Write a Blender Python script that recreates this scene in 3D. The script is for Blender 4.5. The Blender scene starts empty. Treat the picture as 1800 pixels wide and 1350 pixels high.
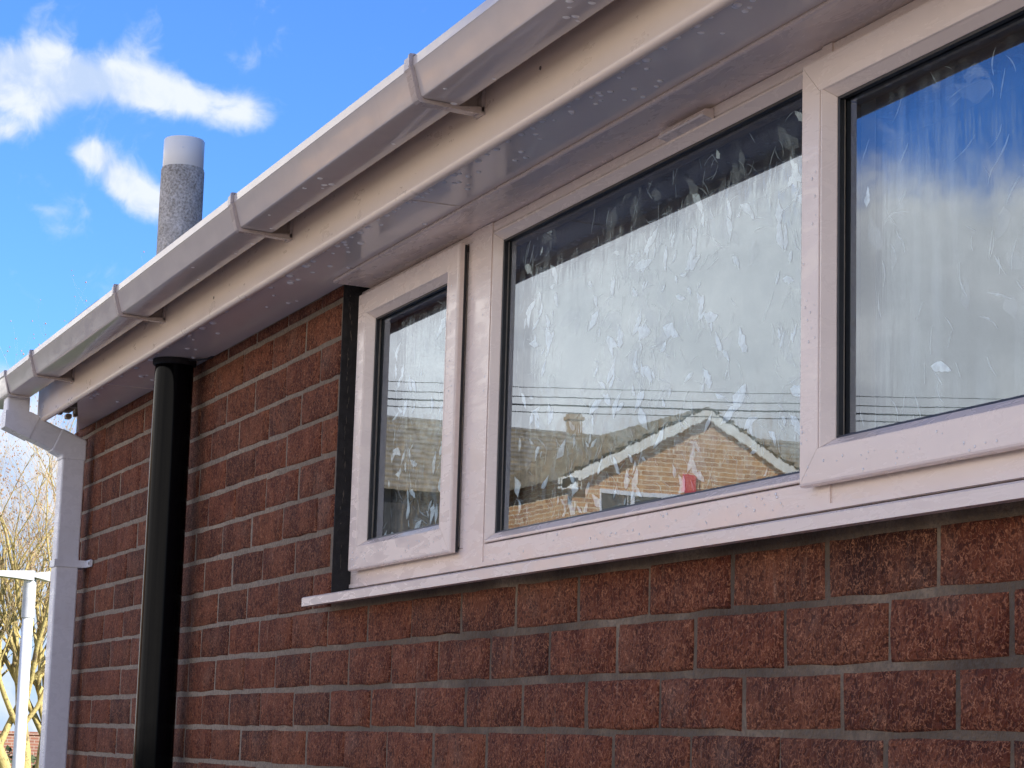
import bpy, bmesh, math, random
from mathutils import Vector, Matrix, noise as mnoise

random.seed(7)
scene = bpy.context.scene
COL = scene.collection
rad = math.radians

# ------------------------------------------------------------------ camera
cam_d = bpy.data.cameras.new('camera')
cam = bpy.data.objects.new('camera', cam_d)
COL.objects.link(cam)
YAW, PITCH, ROLL = 0.40290627, 0.16424926, 0.0291057
fwd = Vector((-math.cos(YAW) * math.cos(PITCH), math.sin(YAW) * math.cos(PITCH), math.sin(PITCH)))
rt = fwd.cross(Vector((0, 0, 1))).normalized()
up0 = rt.cross(fwd)
cr, sr = math.cos(ROLL), math.sin(ROLL)
right = rt * cr + up0 * sr
up = up0 * cr - rt * sr
m = Matrix((right, up, -fwd)).transposed().to_4x4()
m.translation = Vector((0.0, -1.32996621, 1.60))
cam.matrix_world = m
cam_d.sensor_fit = 'HORIZONTAL'
cam_d.sensor_width = 36.0
cam_d.lens = 36.0 * 3847.1 / 1800.0
cam_d.clip_start = 0.05
cam_d.clip_end = 2000.0
scene.camera = cam

# ------------------------------------------------------------------ light
SUN_EL = rad(25.0)
sun_h = Vector((0.70, 0.714, 0.0)).normalized()
S = Vector((sun_h.x * math.cos(SUN_EL), sun_h.y * math.cos(SUN_EL), math.sin(SUN_EL)))
sun_d = bpy.data.lights.new('sun', 'SUN')
sun_d.energy = 5.0
sun_d.angle = rad(0.53)
sun_d.color = (1.0, 0.93, 0.83)
sun = bpy.data.objects.new('sun', sun_d)
sun.rotation_euler = S.to_track_quat('Z', 'Y').to_euler()
COL.objects.link(sun)

scene.view_settings.view_transform = 'Standard'
scene.view_settings.look = 'None'
scene.view_settings.gamma = 1.0
scene.view_settings.use_curve_mapping = False
scene.view_settings.exposure = 1.06
scene.cycles.max_bounces = 7
scene.cycles.diffuse_bounces = 4
scene.cycles.glossy_bounces = 4
scene.cycles.transmission_bounces = 5
scene.cycles.caustics_refractive = False
scene.cycles.caustics_reflective = False

world = bpy.data.worlds.new('World')
scene.world = world
world.use_nodes = True


class NT:
    """small helper round a node tree"""
    def __init__(self, tree):
        self.t = tree
        self.n = tree.nodes
        self.l = tree.links

    def new(self, kind, **kw):
        nd = self.n.new(kind)
        for k, v in kw.items():
            setattr(nd, k, v)
        return nd

    def put(self, sock, val):
        if isinstance(val, bpy.types.NodeSocket):
            self.l.new(val, sock)
        elif val is not None:
            sock.default_value = val

    def m(self, op, a, b=None, c=None, clamp=False):
        nd = self.new('ShaderNodeMath', operation=op, use_clamp=clamp)
        self.put(nd.inputs[0], a)
        if b is not None:
            self.put(nd.inputs[1], b)
        if c is not None:
            self.put(nd.inputs[2], c)
        return nd.outputs[0]

    def vm(self, op, a, b=None):
        nd = self.new('ShaderNodeVectorMath', operation=op)
        self.put(nd.inputs[0], a)
        if b is not None:
            self.put(nd.inputs[1], b)
        return nd.outputs[0] if op not in ('LENGTH', 'DOT_PRODUCT') else nd.outputs[1]

    def ss(self, v, lo, hi, a=0.0, b=1.0):
        nd = self.new('ShaderNodeMapRange', interpolation_type='SMOOTHSTEP')
        self.put(nd.inputs[0], v)
        nd.inputs[1].default_value = lo
        nd.inputs[2].default_value = hi
        nd.inputs[3].default_value = a
        nd.inputs[4].default_value = b
        return nd.outputs[0]

    def mr(self, v, lo, hi, a=0.0, b=1.0):
        nd = self.new('ShaderNodeMapRange')
        self.put(nd.inputs[0], v)
        nd.inputs[1].default_value = lo
        nd.inputs[2].default_value = hi
        nd.inputs[3].default_value = a
        nd.inputs[4].default_value = b
        return nd.outputs[0]

    def noise(self, vec, scale, detail=3.0, rough=0.55, dist=0.0):
        nd = self.new('ShaderNodeTexNoise')
        self.put(nd.inputs['Vector'], vec)
        nd.inputs['Scale'].default_value = scale
        nd.inputs['Detail'].default_value = detail
        nd.inputs['Roughness'].default_value = rough
        nd.inputs['Distortion'].default_value = dist
        return nd.outputs['Fac']

    def noisec(self, vec, scale, detail=3.0, rough=0.55):
        nd = self.new('ShaderNodeTexNoise')
        self.put(nd.inputs['Vector'], vec)
        nd.inputs['Scale'].default_value = scale
        nd.inputs['Detail'].default_value = detail
        nd.inputs['Roughness'].default_value = rough
        return nd.outputs['Color']

    def mix(self, f, a, b, blend='MIX'):
        nd = self.new('ShaderNodeMix', data_type='RGBA', blend_type=blend)
        self.put(nd.inputs[0], f)
        self.put(nd.inputs[6], a if isinstance(a, bpy.types.NodeSocket) else (*a[:3], 1))
        self.put(nd.inputs[7], b if isinstance(b, bpy.types.NodeSocket) else (*b[:3], 1))
        return nd.outputs[2]

    def ramp(self, v, stops, interp='LINEAR'):
        nd = self.new('ShaderNodeValToRGB')
        self.put(nd.inputs[0], v)
        cr_ = nd.color_ramp
        cr_.interpolation = interp
        while len(cr_.elements) < len(stops):
            cr_.elements.new(0.5)
        for el, (pos, c) in zip(cr_.elements, stops):
            el.position = pos
            el.color = (*c[:3], 1)
        return nd.outputs[0]

    def scale(self, vec, s):
        nd = self.new('ShaderNodeMapping')
        self.put(nd.inputs[0], vec)
        nd.inputs['Scale'].default_value = s
        return nd.outputs[0]

    def bump(self, h, dist, strength=1.0, normal=None):
        nd = self.new('ShaderNodeBump')
        self.put(nd.inputs['Height'], h)
        nd.inputs['Distance'].default_value = dist
        nd.inputs['Strength'].default_value = strength
        if normal is not None:
            self.l.new(normal, nd.inputs['Normal'])
        return nd.outputs[0]


# ------------------------------------------------------------------ sky with clouds
w = NT(world.node_tree)
w.n.clear()
sky = w.new('ShaderNodeTexSky', sky_type='NISHITA')
sky.sun_disc = False
sky.sun_elevation = SUN_EL
sky.sun_rotation = math.atan2(S.x, S.y)
sky.air_density = 1.0
sky.dust_density = 0.15
sky.ozone_density = 3.0
geo = w.new('ShaderNodeTexCoord')
D = geo.outputs['Generated']
sep = w.new('ShaderNodeSeparateXYZ')
w.l.new(D, sep.inputs[0])
az = w.m('DEGREES', w.m('ARCTAN2', sep.outputs[1], w.m('MULTIPLY', sep.outputs[0], -1.0)))
el = w.m('DEGREES', w.m('ARCSINE', sep.outputs[2]))
comb = w.new('ShaderNodeCombineXYZ')
w.l.new(az, comb.inputs[0])
w.l.new(el, comb.inputs[1])
AE = comb.outputs[0]


def blob(a0, e0, ra, re, wt, tilt=0.0):
    nd = w.new('ShaderNodeVectorMath', operation='SUBTRACT')
    w.l.new(AE, nd.inputs[0])
    nd.inputs[1].default_value = (a0, e0, 0)
    v = nd.outputs[0]
    if tilt:
        rt_ = w.new('ShaderNodeVectorRotate', rotation_type='Z_AXIS')
        w.l.new(v, rt_.inputs[0])
        rt_.inputs['Angle'].default_value = rad(tilt)
        v = rt_.outputs[0]
    v = w.vm('DIVIDE', v, (ra, re, 1.0))
    d2 = w.vm('DOT_PRODUCT', v, v)
    return w.m('MULTIPLY', w.m('POWER', 2.71828, w.m('MULTIPLY', d2, -1.0)), wt)


warp = w.vm('ADD', D, w.vm('MULTIPLY', w.vm('SUBTRACT', w.noisec(D, 26.0, 2.0), (0.5, 0.5, 0.5)), (0.030, 0.030, 0.030)))
fine = w.noise(warp, 30.0, 7.0, 0.58)
broad = w.noise(w.scale(D, (1.0, 1.0, 1.7)), 3.2, 3.0, 0.5)
blobs = [blob(10.8, 16.72, 2.2, 0.75, 1.45, 4), blob(13.2, 16.5, 1.1, 0.42, 0.85, 14), blob(15.6, 16.1, 0.9, 0.45, 0.66),
         blob(11.7, 14.85, 0.5, 0.34, 0.75), blob(12.4, 14.3, 0.8, 0.52, 1.0, 38), blob(13.3, 13.7, 0.7, 0.46, 0.95, 30),
         blob(9.5, 15.15, 0.9, 0.36, 0.6), blob(10.2, 15.85, 0.9, 0.45, 0.5), blob(14.3, 16.35, 0.9, 0.35, 0.5), blob(8.4, 16.4, 1.8, 0.8, 0.8), blob(10.6, 13.3, 0.45, 0.16, 0.32)]
near = blobs[0]
for b_ in blobs[1:]:
    near = w.m('ADD', near, b_)
d_near = w.ss(w.m('ADD', near, w.m('MULTIPLY', w.m('SUBTRACT', fine, 0.5), 2.1)), 0.14, 0.98, 0.0, 0.95)
# low cloud towards the horizon, all round
low = w.m('ADD', w.ss(el, 11.5, 6.0), w.m('MULTIPLY', w.m('SUBTRACT', fine, 0.5), 1.3))
d_low = w.ss(low, 0.30, 0.95, 0.0, 0.9)
# the great bank of cloud over the street side, with blue above it
side = w.ss(sep.outputs[1], 0.02, -0.24)
edge = w.m('ADD', w.ss(az, -32.6, -29.8, 14.9, 17.2), w.m('MULTIPLY', w.m('SUBTRACT', broad, 0.5), 3.0))
hgt = w.m('SUBTRACT', edge, el)
bank = w.ss(w.m('ADD', hgt, w.m('MULTIPLY', w.m('SUBTRACT', fine, 0.5), 3.0)), -0.9, 0.9)
d_bank = w.m('MULTIPLY', bank, side)
# scattered cloud elsewhere
scat = w.ss(w.m('ADD', broad, w.m('MULTIPLY', w.m('SUBTRACT', fine, 0.5), 0.5)), 0.56, 0.74, 0.0, 0.9)
hi = w.ss(el, 24.0, 34.0)
d_scat = w.m('MULTIPLY', scat, hi)
dens = w.m('MAXIMUM', w.m('MAXIMUM', d_near, d_low), w.m('MAXIMUM', d_bank, d_scat))
shade = w.m('ADD', w.m('MULTIPLY', broad, 0.6), w.m('MULTIPLY', fine, 0.4))
cl_white = w.mix(w.ss(fine, 0.36, 0.60), (2.2, 2.7, 3.6), (3.4, 3.6, 3.95))
cl_bank = w.mix(w.ss(shade, 0.36, 0.62), (6.6, 6.35, 6.2), (10.4, 9.8, 9.1))
cl = w.mix(side, cl_white, cl_bank)
skycol = w.mix(1.0, sky.outputs[0], (0.37, 0.60, 0.98), 'MULTIPLY')
col = w.mix(dens, skycol, cl)
bg = w.new('ShaderNodeBackground')
w.l.new(col, bg.inputs[0])
bg.inputs[1].default_value = 0.13
world.cycles.sampling_method = 'MANUAL'
world.cycles.sample_map_resolution = 512
wo = w.new('ShaderNodeOutputWorld')
w.l.new(bg.outputs[0], wo.inputs[0])

# ------------------------------------------------------------------ materials
MATS = {}


def new_mat(name):
    mt = bpy.data.materials.new(name)
    mt.use_nodes = True
    t = NT(mt.node_tree)
    t.n.clear()
    out = t.new('ShaderNodeOutputMaterial')
    MATS[name] = mt
    return mt, t, out


def princ(t, out, base, rough=0.5, normal=None, **kw):
    p = t.new('ShaderNodeBsdfPrincipled')
    t.put(p.inputs['Base Color'], base if isinstance(base, bpy.types.NodeSocket) else (*base, 1))
    t.put(p.inputs['Roughness'], rough)
    if normal is not None:
        t.l.new(normal, p.inputs['Normal'])
    for k, v in kw.items():
        t.put(p.inputs[k.replace('_', ' ')], v)
    t.l.new(p.outputs[0], out.inputs[0])
    return p


def pos(t):
    return t.new('ShaderNodeNewGeometry').outputs['Position']


def mat_pvc(name, base, dirt, rough, streak=0.5, dirtamt=0.35, spec=0.5):
    mt, t, out = new_mat(name)
    P = pos(t)
    grime = t.noise(P, 14.0, 6.0, 0.62)
    runs = t.noise(t.scale(P, (55.0, 55.0, 5.0)), 1.0, 4.0, 0.6)
    film = t.noise(t.scale(P, (9.0, 30.0, 42.0)), 1.0, 5.0, 0.65, 0.6)
    specks = t.ss(t.noise(P, 260.0, 2.0, 0.5), 0.68, 0.76)
    g = t.m('MULTIPLY', t.ss(grime, 0.42, 0.75), dirtamt)
    g = t.m('ADD', g, t.m('MULTIPLY', t.ss(runs, 0.5, 0.75), dirtamt * 0.45))
    g = t.m('ADD', g, t.m('MULTIPLY', specks, 0.12), clamp=True)
    c = t.mix(g, base, dirt)
    wet = t.ss(film, 0.45, 0.62)
    r = t.m('ADD', rough, t.m('MULTIPLY', wet, -streak * rough))
    r = t.m('ADD', r, t.m('MULTIPLY', t.m('SUBTRACT', grime, 0.5), 0.25), clamp=True)
    h = t.m('ADD', t.m('MULTIPLY', film, 0.5), t.m('MULTIPLY', t.noise(P, 40.0, 2.0), 0.35))
    princ(t, out, c, r, t.bump(h, 0.0008, 0.28), IOR=1.5, Specular_IOR_Level=spec)
    return mt


mat_pvc('pvc_frame', (0.80, 0.675, 0.60), (0.55, 0.44, 0.37), 0.30, 0.6, 0.10)
mat_pvc('pvc_fascia', (0.88, 0.72, 0.585), (0.50, 0.38, 0.29), 0.36, 0.2, 0.08)
mat_pvc('pvc_gutter', (0.61, 0.535, 0.49), (0.36, 0.30, 0.26), 0.16, 0.45, 0.12)
mat_pvc('pvc_bracket', (0.50, 0.415, 0.375), (0.22, 0.165, 0.13), 0.3, 0.3, 0.3)
mat_pvc('pvc_soffit', (0.87, 0.78, 0.70), (0.56, 0.48, 0.43), 0.15, 0.3, 0.07, 0.30)
mat_pvc('pvc_pipe', (0.70, 0.685, 0.71), (0.46, 0.43, 0.42), 0.32, 0.3, 0.2)
mat_pvc('pvc_cap', (0.96, 0.91, 0.82), (0.66, 0.6, 0.52), 0.38, 0.2, 0.06)

# brick
mt, t, out = new_mat('brick')
P = pos(t)
oi = t.new('ShaderNodeObjectInfo')
rnd = oi.outputs['Random']
base = t.ramp(rnd, [(0.0, (0.048, 0.020, 0.015)), (0.10, (0.100, 0.032, 0.020)), (0.4, (0.178, 0.050, 0.025)), (0.6, (0.205, 0.058, 0.027)),
                    (0.78, (0.165, 0.058, 0.034)), (0.9, (0.260, 0.092, 0.040)), (1.0, (0.135, 0.055, 0.040))])
patch = t.noise(P, 15.0, 4.0, 0.6)
base = t.mix(t.ss(patch, 0.36, 0.66), t.mix(0.45, base, (0.060, 0.018, 0.012)), t.mix(0.5, base, (0.30, 0.130, 0.075)))
ash = t.ss(t.noise(P, 8.0, 3.0, 0.6), 0.54, 0.70)
base = t.mix(t.m('MULTIPLY', ash, 0.5), base, (0.22, 0.150, 0.125))
worm = t.noise(t.vm('ADD', P, t.vm('MULTIPLY', t.noisec(P, 130.0, 1.0), (0.007, 0.007, 0.007))), 150.0, 2.0, 0.55)
worm_r = t.m('ABSOLUTE', t.m('SUBTRACT', worm, 0.5))
light = t.ss(worm_r, 0.05, 0.008)
pit = t.ss(worm, 0.46, 0.34)
soft = t.noise(P, 70.0, 3.0, 0.6)
c = t.mix(t.m('MULTIPLY', light, t.mr(soft, 0.35, 0.65, 0.1, 1.0)), base, t.mix(0.6, base, (0.74, 0.42, 0.27)))
c = t.mix(t.m('MULTIPLY', pit, 0.55), c, (0.034, 0.011, 0.007))
# pale bloom running down some faces
strk = t.noise(t.scale(P, (62.0, 62.0, 7.0)), 1.0, 4.0, 0.6)
bl = t.m('MULTIPLY', t.ss(strk, 0.54, 0.74), t.ss(t.noise(P, 5.0, 3.0), 0.46, 0.62))
c = t.mix(t.m('MULTIPLY', bl, 0.45), c, (0.38, 0.30, 0.25))
dots = t.ss(t.noise(P, 330.0, 1.0), 0.79, 0.83)
c = t.mix(t.m('MULTIPLY', dots, 0.5), c, (0.55, 0.50, 0.46))
h = t.m('ADD', t.m('MULTIPLY', worm, 1.0), t.m('MULTIPLY', soft, 0.6))
c = t.mix(1.0, c, (0.75, 0.585, 0.48), 'MULTIPLY')
princ(t, out, c, 0.86, t.bump(h, 0.007, 1.0), Specular_IOR_Level=0.25)

# mortar
mt, t, out = new_mat('mortar')
P = pos(t)
n1 = t.noise(P, 3.0, 5.0, 0.65)
n2 = t.noise(P, 160.0, 3.0, 0.6)
c = t.ramp(n1, [(0.38, (0.075, 0.048, 0.029)), (0.52, (0.150, 0.104, 0.066)), (0.68, (0.32, 0.240, 0.162))])
sx_ = t.new('ShaderNodeSeparateXYZ')
t.l.new(P, sx_.inputs[0])
pale_left = t.m('MULTIPLY', t.ss(t.m('ADD', sx_.outputs[0], t.m('MULTIPLY', n1, 1.6)), -2.7, -3.9), 0.55)
c = t.mix(pale_left, c, (0.42, 0.34, 0.255))  # mortar paler towards the left end
c = t.mix(t.ss(n2, 0.42, 0.62), c, t.mix(0.5, c, (0.10, 0.08, 0.06)))
princ(t, out, c, 0.93, t.bump(t.m('ADD', n2, t.noise(P, 45.0, 3.0)), 0.004, 1.0))

# plain matt helper


def mat_plain(name, base, rough=0.6, var=0.25, scale=20.0, bump=0.0, spec=0.5):
    mt, t, out = new_mat(name)
    P = pos(t)
    n = t.noise(P, scale, 5.0, 0.6)
    d = tuple(v * (1 - var) for v in base)
    l_ = tuple(min(1, v * (1 + var)) for v in base)
    c = t.mix(t.ss(n, 0.3, 0.7), d, l_)
    nm = t.bump(n, bump, 1.0) if bump else None
    p = princ(t, out, c, rough, nm)
    p.inputs['Specular IOR Level'].default_value = spec
    return mt


mat_plain('gasket', (0.012, 0.012, 0.014), 0.45, 0.3, 90.0)
mat_plain('dpc_black', (0.010, 0.009, 0.009), 0.7, 0.5, 60.0, 0.004)
mat_plain('smear', (0.085, 0.068, 0.055), 0.9, 0.4, 80.0, 0.004)
mat_plain('room', (0.20, 0.185, 0.165), 0.8, 0.2, 2.0)
mat_plain('hole_brown', (0.050, 0.024, 0.016), 0.9, 0.4, 90.0, 0.003)
mat_plain('nail', (0.10, 0.075, 0.06), 0.5)
mat_plain('concrete', (0.36, 0.29, 0.215), 0.9, 0.18, 3.0, 0.003)
mat_plain('paving', (0.40, 0.335, 0.28), 0.85, 0.2, 12.0, 0.003)
mat_plain('asphalt', (0.06, 0.058, 0.055), 0.9, 0.25, 30.0, 0.004)
mat_plain('grass', (0.075, 0.10, 0.03), 0.95, 0.4, 6.0, 0.02)
mat_plain('white_paint', (0.80, 0.80, 0.78), 0.45, 0.06, 8.0)
mat_plain('cream_paint', (0.90, 0.85, 0.72), 0.5, 0.08, 8.0)
mat_plain('grey_paint', (0.55, 0.56, 0.57), 0.4, 0.08, 8.0)
mat_plain('dark_wall', (0.05, 0.048, 0.046), 0.7, 0.3, 4.0)  # even dark colour for the walls below the far roofs
mat_plain('alarm_red', (0.72, 0.04, 0.05), 0.4, 0.05, 8.0)
mat_plain('cable_black', (0.02, 0.02, 0.022), 0.6, 0.2, 8.0)
mat_plain('pole_wood', (0.14, 0.10, 0.07), 0.85, 0.3, 8.0)
mat_plain('buff_brick_far', (0.42, 0.29, 0.16), 0.9, 0.2, 3.0)
mat_plain('hedge_leaf', (0.055, 0.075, 0.02), 0.7, 0.5, 9.0)
mat_plain('bud', (0.40, 0.24, 0.13), 0.7, 0.4, 20.0)
mat_plain('verge', (0.42, 0.34, 0.25), 0.9, 0.5, 34.0, 0.012)

# black soil pipe, glossy and weathered
mt, t, out = new_mat('black_pipe')
P = pos(t)
n = t.noise(t.scale(P, (60.0, 60.0, 6.0)), 1.0, 4.0, 0.6)
n2 = t.noise(P, 40.0, 4.0, 0.6)
c = t.mix(t.m('MULTIPLY', t.ss(n, 0.5, 0.8), 0.35), (0.0025, 0.0025, 0.0035), (0.010, 0.009, 0.008))
princ(t, out, c, t.mr(n2, 0.3, 0.7, 0.05, 0.11), t.bump(n, 0.0003, 0.2), IOR=1.15)

# asbestos-cement stack with mottled lichen
mt, t, out = new_mat('cement_pipe')
P = pos(t)
wp = t.vm('ADD', P, t.vm('MULTIPLY', t.noisec(P, 50.0, 2.0), (0.008, 0.008, 0.008)))
n = t.noise(wp, 150.0, 4.0, 0.65)
n2 = t.noise(P, 12.0, 3.0)
c = t.ramp(t.m('ADD', n, t.m('MULTIPLY', t.m('SUBTRACT', n2, 0.5), 0.5)),
           [(0.28, (0.24, 0.20, 0.155)), (0.46, (0.50, 0.44, 0.36)), (0.60, (0.72, 0.65, 0.56)), (0.76, (0.88, 0.82, 0.73))])
princ(t, out, c, 0.9, t.bump(n, 0.005, 1.0))

# window glass, outer leaf: clear, mirror-like at this angle
mt, t, out = new_mat('glass')
P = pos(t)
wv = t.noise(t.scale(P, (26.0, 1.0, 5.0)), 1.0, 3.0, 0.5)
wv2 = t.noise(t.scale(P, (3.0, 1.0, 3.0)), 1.0, 2.0, 0.5)
nm = t.bump(t.m('ADD', t.m('MULTIPLY', wv, 0.25), wv2), 0.0006, 0.22)
fr = t.new('ShaderNodeFresnel')
fr.inputs[0].default_value = 2.25
gl = t.new('ShaderNodeBsdfGlossy')
gl.inputs['Color'].default_value = (0.76, 0.86, 1.0, 1)
gl.inputs['Roughness'].default_value = 0.006
t.l.new(nm, gl.inputs['Normal'])
tr = t.new('ShaderNodeBsdfTransparent')
tr.inputs[0].default_value = (0.93, 0.95, 0.94, 1)
gg = t.new('ShaderNodeNewGeometry')
fac = t.m('MULTIPLY', fr.outputs[0], t.m('SUBTRACT', 1.0, gg.outputs['Backfacing']))
mx = t.new('ShaderNodeMixShader')
t.l.new(fac, mx.inputs[0])
t.l.new(tr.outputs[0], mx.inputs[1])
t.l.new(gl.outputs[0], mx.inputs[2])
t.l.new(mx.outputs[0], out.inputs[0])


# inner leaf: pressed leaf-pattern glass, partly fogged
def mat_pattern(name, leaf_amt, fog_lo, fog_hi, fog_amt, ior=2.3):
    mt, t, out = new_mat(name)
    P = pos(t)
    sp = t.new('ShaderNodeSeparateXYZ')
    t.l.new(P, sp.inputs[0])
    cb = t.new('ShaderNodeCombineXYZ')
    t.l.new(sp.outputs[0], cb.inputs[0])
    t.l.new(sp.outputs[2], cb.inputs[1])
    Q = cb.outputs[0]
    wpn = t.vm('MULTIPLY', t.vm('SUBTRACT', t.noisec(Q, 22.0, 2.0), (0.5, 0.5, 0.5)), (0.030, 0.030, 0.0))
    Qw = t.vm('ADD', Q, wpn)
    rot = t.new('ShaderNodeVectorRotate', rotation_type='Z_AXIS')
    t.l.new(Qw, rot.inputs[0])
    t.put(rot.inputs['Angle'], t.mr(t.noise(Q, 9.0, 1.0), 0.3, 0.7, -0.7, 0.7))
    vor = t.new('ShaderNodeTexVoronoi', feature='F1')
    vor.inputs['Scale'].default_value = 1.0
    t.l.new(t.scale(rot.outputs[0], (21.0, 14.0, 1.0)), vor.inputs['Vector'])
    vd = vor.outputs['Distance']
    sc = t.new('ShaderNodeSeparateColor')
    t.l.new(vor.outputs['Color'], sc.inputs[0])
    pick = t.ss(sc.outputs[0], 0.40, 0.46)
    rag = t.noise(t.scale(Qw, (60.0, 30.0, 1.0)), 1.0, 3.0, 0.6)
    vr = t.m('ADD', vd, t.m('MULTIPLY', t.m('SUBTRACT', rag, 0.5), 0.75))
    leaf = t.m('MULTIPLY', t.ss(vr, 0.32, 0.10), pick)
    ridge = t.noise(t.scale(Q, (34.0, 13.0, 1.0)), 1.0, 2.0, 0.5)
    runs = t.noise(t.scale(Q, (130.0, 7.0, 1.0)), 1.0, 3.0, 0.6)
    h = t.m('MULTIPLY', ridge, 0.30 * leaf_amt)
    h = t.m('ADD', h, t.m('MULTIPLY', runs, 0.13))
    nm = t.bump(h, 0.006, 1.0)
    fr = t.new('ShaderNodeFresnel')
    fr.inputs[0].default_value = ior
    gl = t.new('ShaderNodeBsdfGlossy')
    gl.inputs['Roughness'].default_value = 0.07
    gl.inputs['Color'].default_value = (0.78, 0.89, 1.0, 1)
    t.l.new(nm, gl.inputs['Normal'])
    tr = t.new('ShaderNodeBsdfTransparent')
    tr.inputs[0].default_value = (0.80, 0.83, 0.81, 1)
    gg = t.new('ShaderNodeNewGeometry')
    fac = t.m('MULTIPLY', fr.outputs[0], t.m('SUBTRACT', 1.0, gg.outputs['Backfacing']))
    mx = t.new('ShaderNodeMixShader')
    t.l.new(fac, mx.inputs[0])
    t.l.new(tr.outputs[0], mx.inputs[1])
    t.l.new(gl.outputs[0], mx.inputs[2])
    # condensation: pale film with runs wiped out of it
    df = t.new('ShaderNodeBsdfDiffuse')
    df.inputs[0].default_value = (0.80, 0.88, 0.90, 1)
    cond = t.m('MULTIPLY', t.ss(t.noise(t.scale(Q, (48.0, 3.2, 1.0)), 1.0, 4.0, 0.62), fog_lo, fog_hi),
               t.ss(t.noise(Q, 4.0, 3.0), 0.30, 0.62))
    cond = t.m('ADD', t.m('MULTIPLY', cond, fog_amt), 0.0, clamp=True)
    mx2 = t.new('ShaderNodeMixShader')
    t.l.new(cond, mx2.inputs[0])
    t.l.new(mx.outputs[0], mx2.inputs[1])
    t.l.new(df.outputs[0], mx2.inputs[2])
    t.l.new(mx2.outputs[0], out.inputs[0])
    return mt


mat_pattern('pattern_glass', 1.0, 0.50, 0.72, 0.10)
mat_pattern('fogged_glass', 0.25, 0.44, 0.66, 0.20, 1.7)

# water
mt, t, out = new_mat('water')
fr = t.new('ShaderNodeFresnel')
fr.inputs[0].default_value = 1.5
gl = t.new('ShaderNodeBsdfGlossy')
gl.inputs['Roughness'].default_value = 0.03
tr = t.new('ShaderNodeBsdfTransparent')
tr.inputs[0].default_value = (0.96, 0.97, 0.98, 1)
gg = t.new('ShaderNodeNewGeometry')
mx = t.new('ShaderNodeMixShader')
t.l.new(t.m('MULTIPLY', fr.outputs[0], t.m('SUBTRACT', 1.0, gg.outputs['Backfacing'])), mx.inputs[0])
t.l.new(tr.outputs[0], mx.inputs[1])
t.l.new(gl.outputs[0], mx.inputs[2])
df = t.new('ShaderNodeBsdfTranslucent')
df.inputs[0].default_value = (0.85, 0.87, 0.9, 1)
d2 = t.new('ShaderNodeBsdfDiffuse')
d2.inputs[0].default_value = (0.85, 0.87, 0.9, 1)
m1 = t.new('ShaderNodeMixShader')
m1.inputs[0].default_value = 0.5
t.l.new(df.outputs[0], m1.inputs[1])
t.l.new(d2.outputs[0], m1.inputs[2])
m2 = t.new('ShaderNodeMixShader')
m2.inputs[0].default_value = 0.40
t.l.new(mx.outputs[0], m2.inputs[1])
t.l.new(m1.outputs[0], m2.inputs[2])
t.l.new(m2.outputs[0], out.inputs[0])


mt, t, out = new_mat('water_drop')
pp = princ(t, out, (0.95, 0.93, 0.92), 0.10, IOR=1.4)
pp.inputs['Subsurface Weight'].default_value = 0.0
mt, t, out = new_mat('water_bead')
princ(t, out, (0.86, 0.84, 0.84), 0.06, IOR=1.4)


# far brickwork (too small to tell apart)
def mat_farbrick(name, c1, c2, mortar, axis='x'):
    mt, t, out = new_mat(name)
    P = pos(t)
    sp = t.new('ShaderNodeSeparateXYZ')
    t.l.new(P, sp.inputs[0])
    cb = t.new('ShaderNodeCombineXYZ')
    t.put(cb.inputs[0], t.m('ADD', sp.outputs[0], sp.outputs[1]))
    t.l.new(sp.outputs[2], cb.inputs[1])
    br = t.new('ShaderNodeTexBrick')
    t.l.new(cb.outputs[0], br.inputs[0])
    br.inputs['Scale'].default_value = 1.0
    br.inputs['Brick Width'].default_value = 0.225
    br.inputs['Row Height'].default_value = 0.075
    br.inputs['Mortar Size'].default_value = 0.008
    br.inputs['Mortar Smooth'].default_value = 0.2
    br.inputs['Color1'].default_value = (*c1, 1)
    br.inputs['Color2'].default_value = (*c2, 1)
    br.inputs['Mortar'].default_value = (*mortar, 1)
    princ(t, out, br.outputs[0], 0.9)
    return mt


mat_farbrick('orange_brick', (0.66, 0.36, 0.155), (0.44, 0.21, 0.095), (0.80, 0.66, 0.44))
mat_farbrick('red_brick_far', (0.30, 0.13, 0.08), (0.22, 0.09, 0.06), (0.36, 0.30, 0.24))
mat_farbrick('gable_brick', (0.16, 0.05, 0.03), (0.12, 0.042, 0.028), (0.28, 0.24, 0.2))
mat_plain('roof_tile', (0.38, 0.31, 0.21), 0.85, 0.3, 6.0, 0.01)
mat_plain('roof_tile_brown', (0.11, 0.07, 0.05), 0.85, 0.3, 6.0, 0.01)

# bark with yellow lichen
mt, t, out = new_mat('bark')
P = pos(t)
n = t.noise(P, 3.0, 5.0, 0.65)
n2 = t.noise(P, 22.0, 4.0, 0.6)
c = t.mix(t.ss(n, 0.28, 0.46), (0.14, 0.095, 0.06), (0.46, 0.37, 0.14))
c = t.mix(t.ss(n2, 0.5, 0.75), c, (0.06, 0.045, 0.035))
princ(t, out, c, 0.9, t.bump(n2, 0.02, 0.8))
mat_plain('twig', (0.50, 0.37, 0.22), 0.85, 0.45, 2.2)


# ------------------------------------------------------------------ geometry helpers
def tag(o, label=None, cat=None, group=None, kind=None):
    if label:
        o['label'] = label
    if cat:
        o['category'] = cat
    if group:
        o['group'] = group
    if kind:
        o['kind'] = kind
    return o


def empty(name, loc):
    o = bpy.data.objects.new(name, None)
    o.empty_display_size = 0.1
    o.location = loc
    COL.objects.link(o)
    return o


def attach(o, parent):
    if parent is not None:
        o.parent = parent
        if parent.type == 'EMPTY':
            o.matrix_parent_inverse = Matrix.Translation(-Vector(parent.location))


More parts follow.
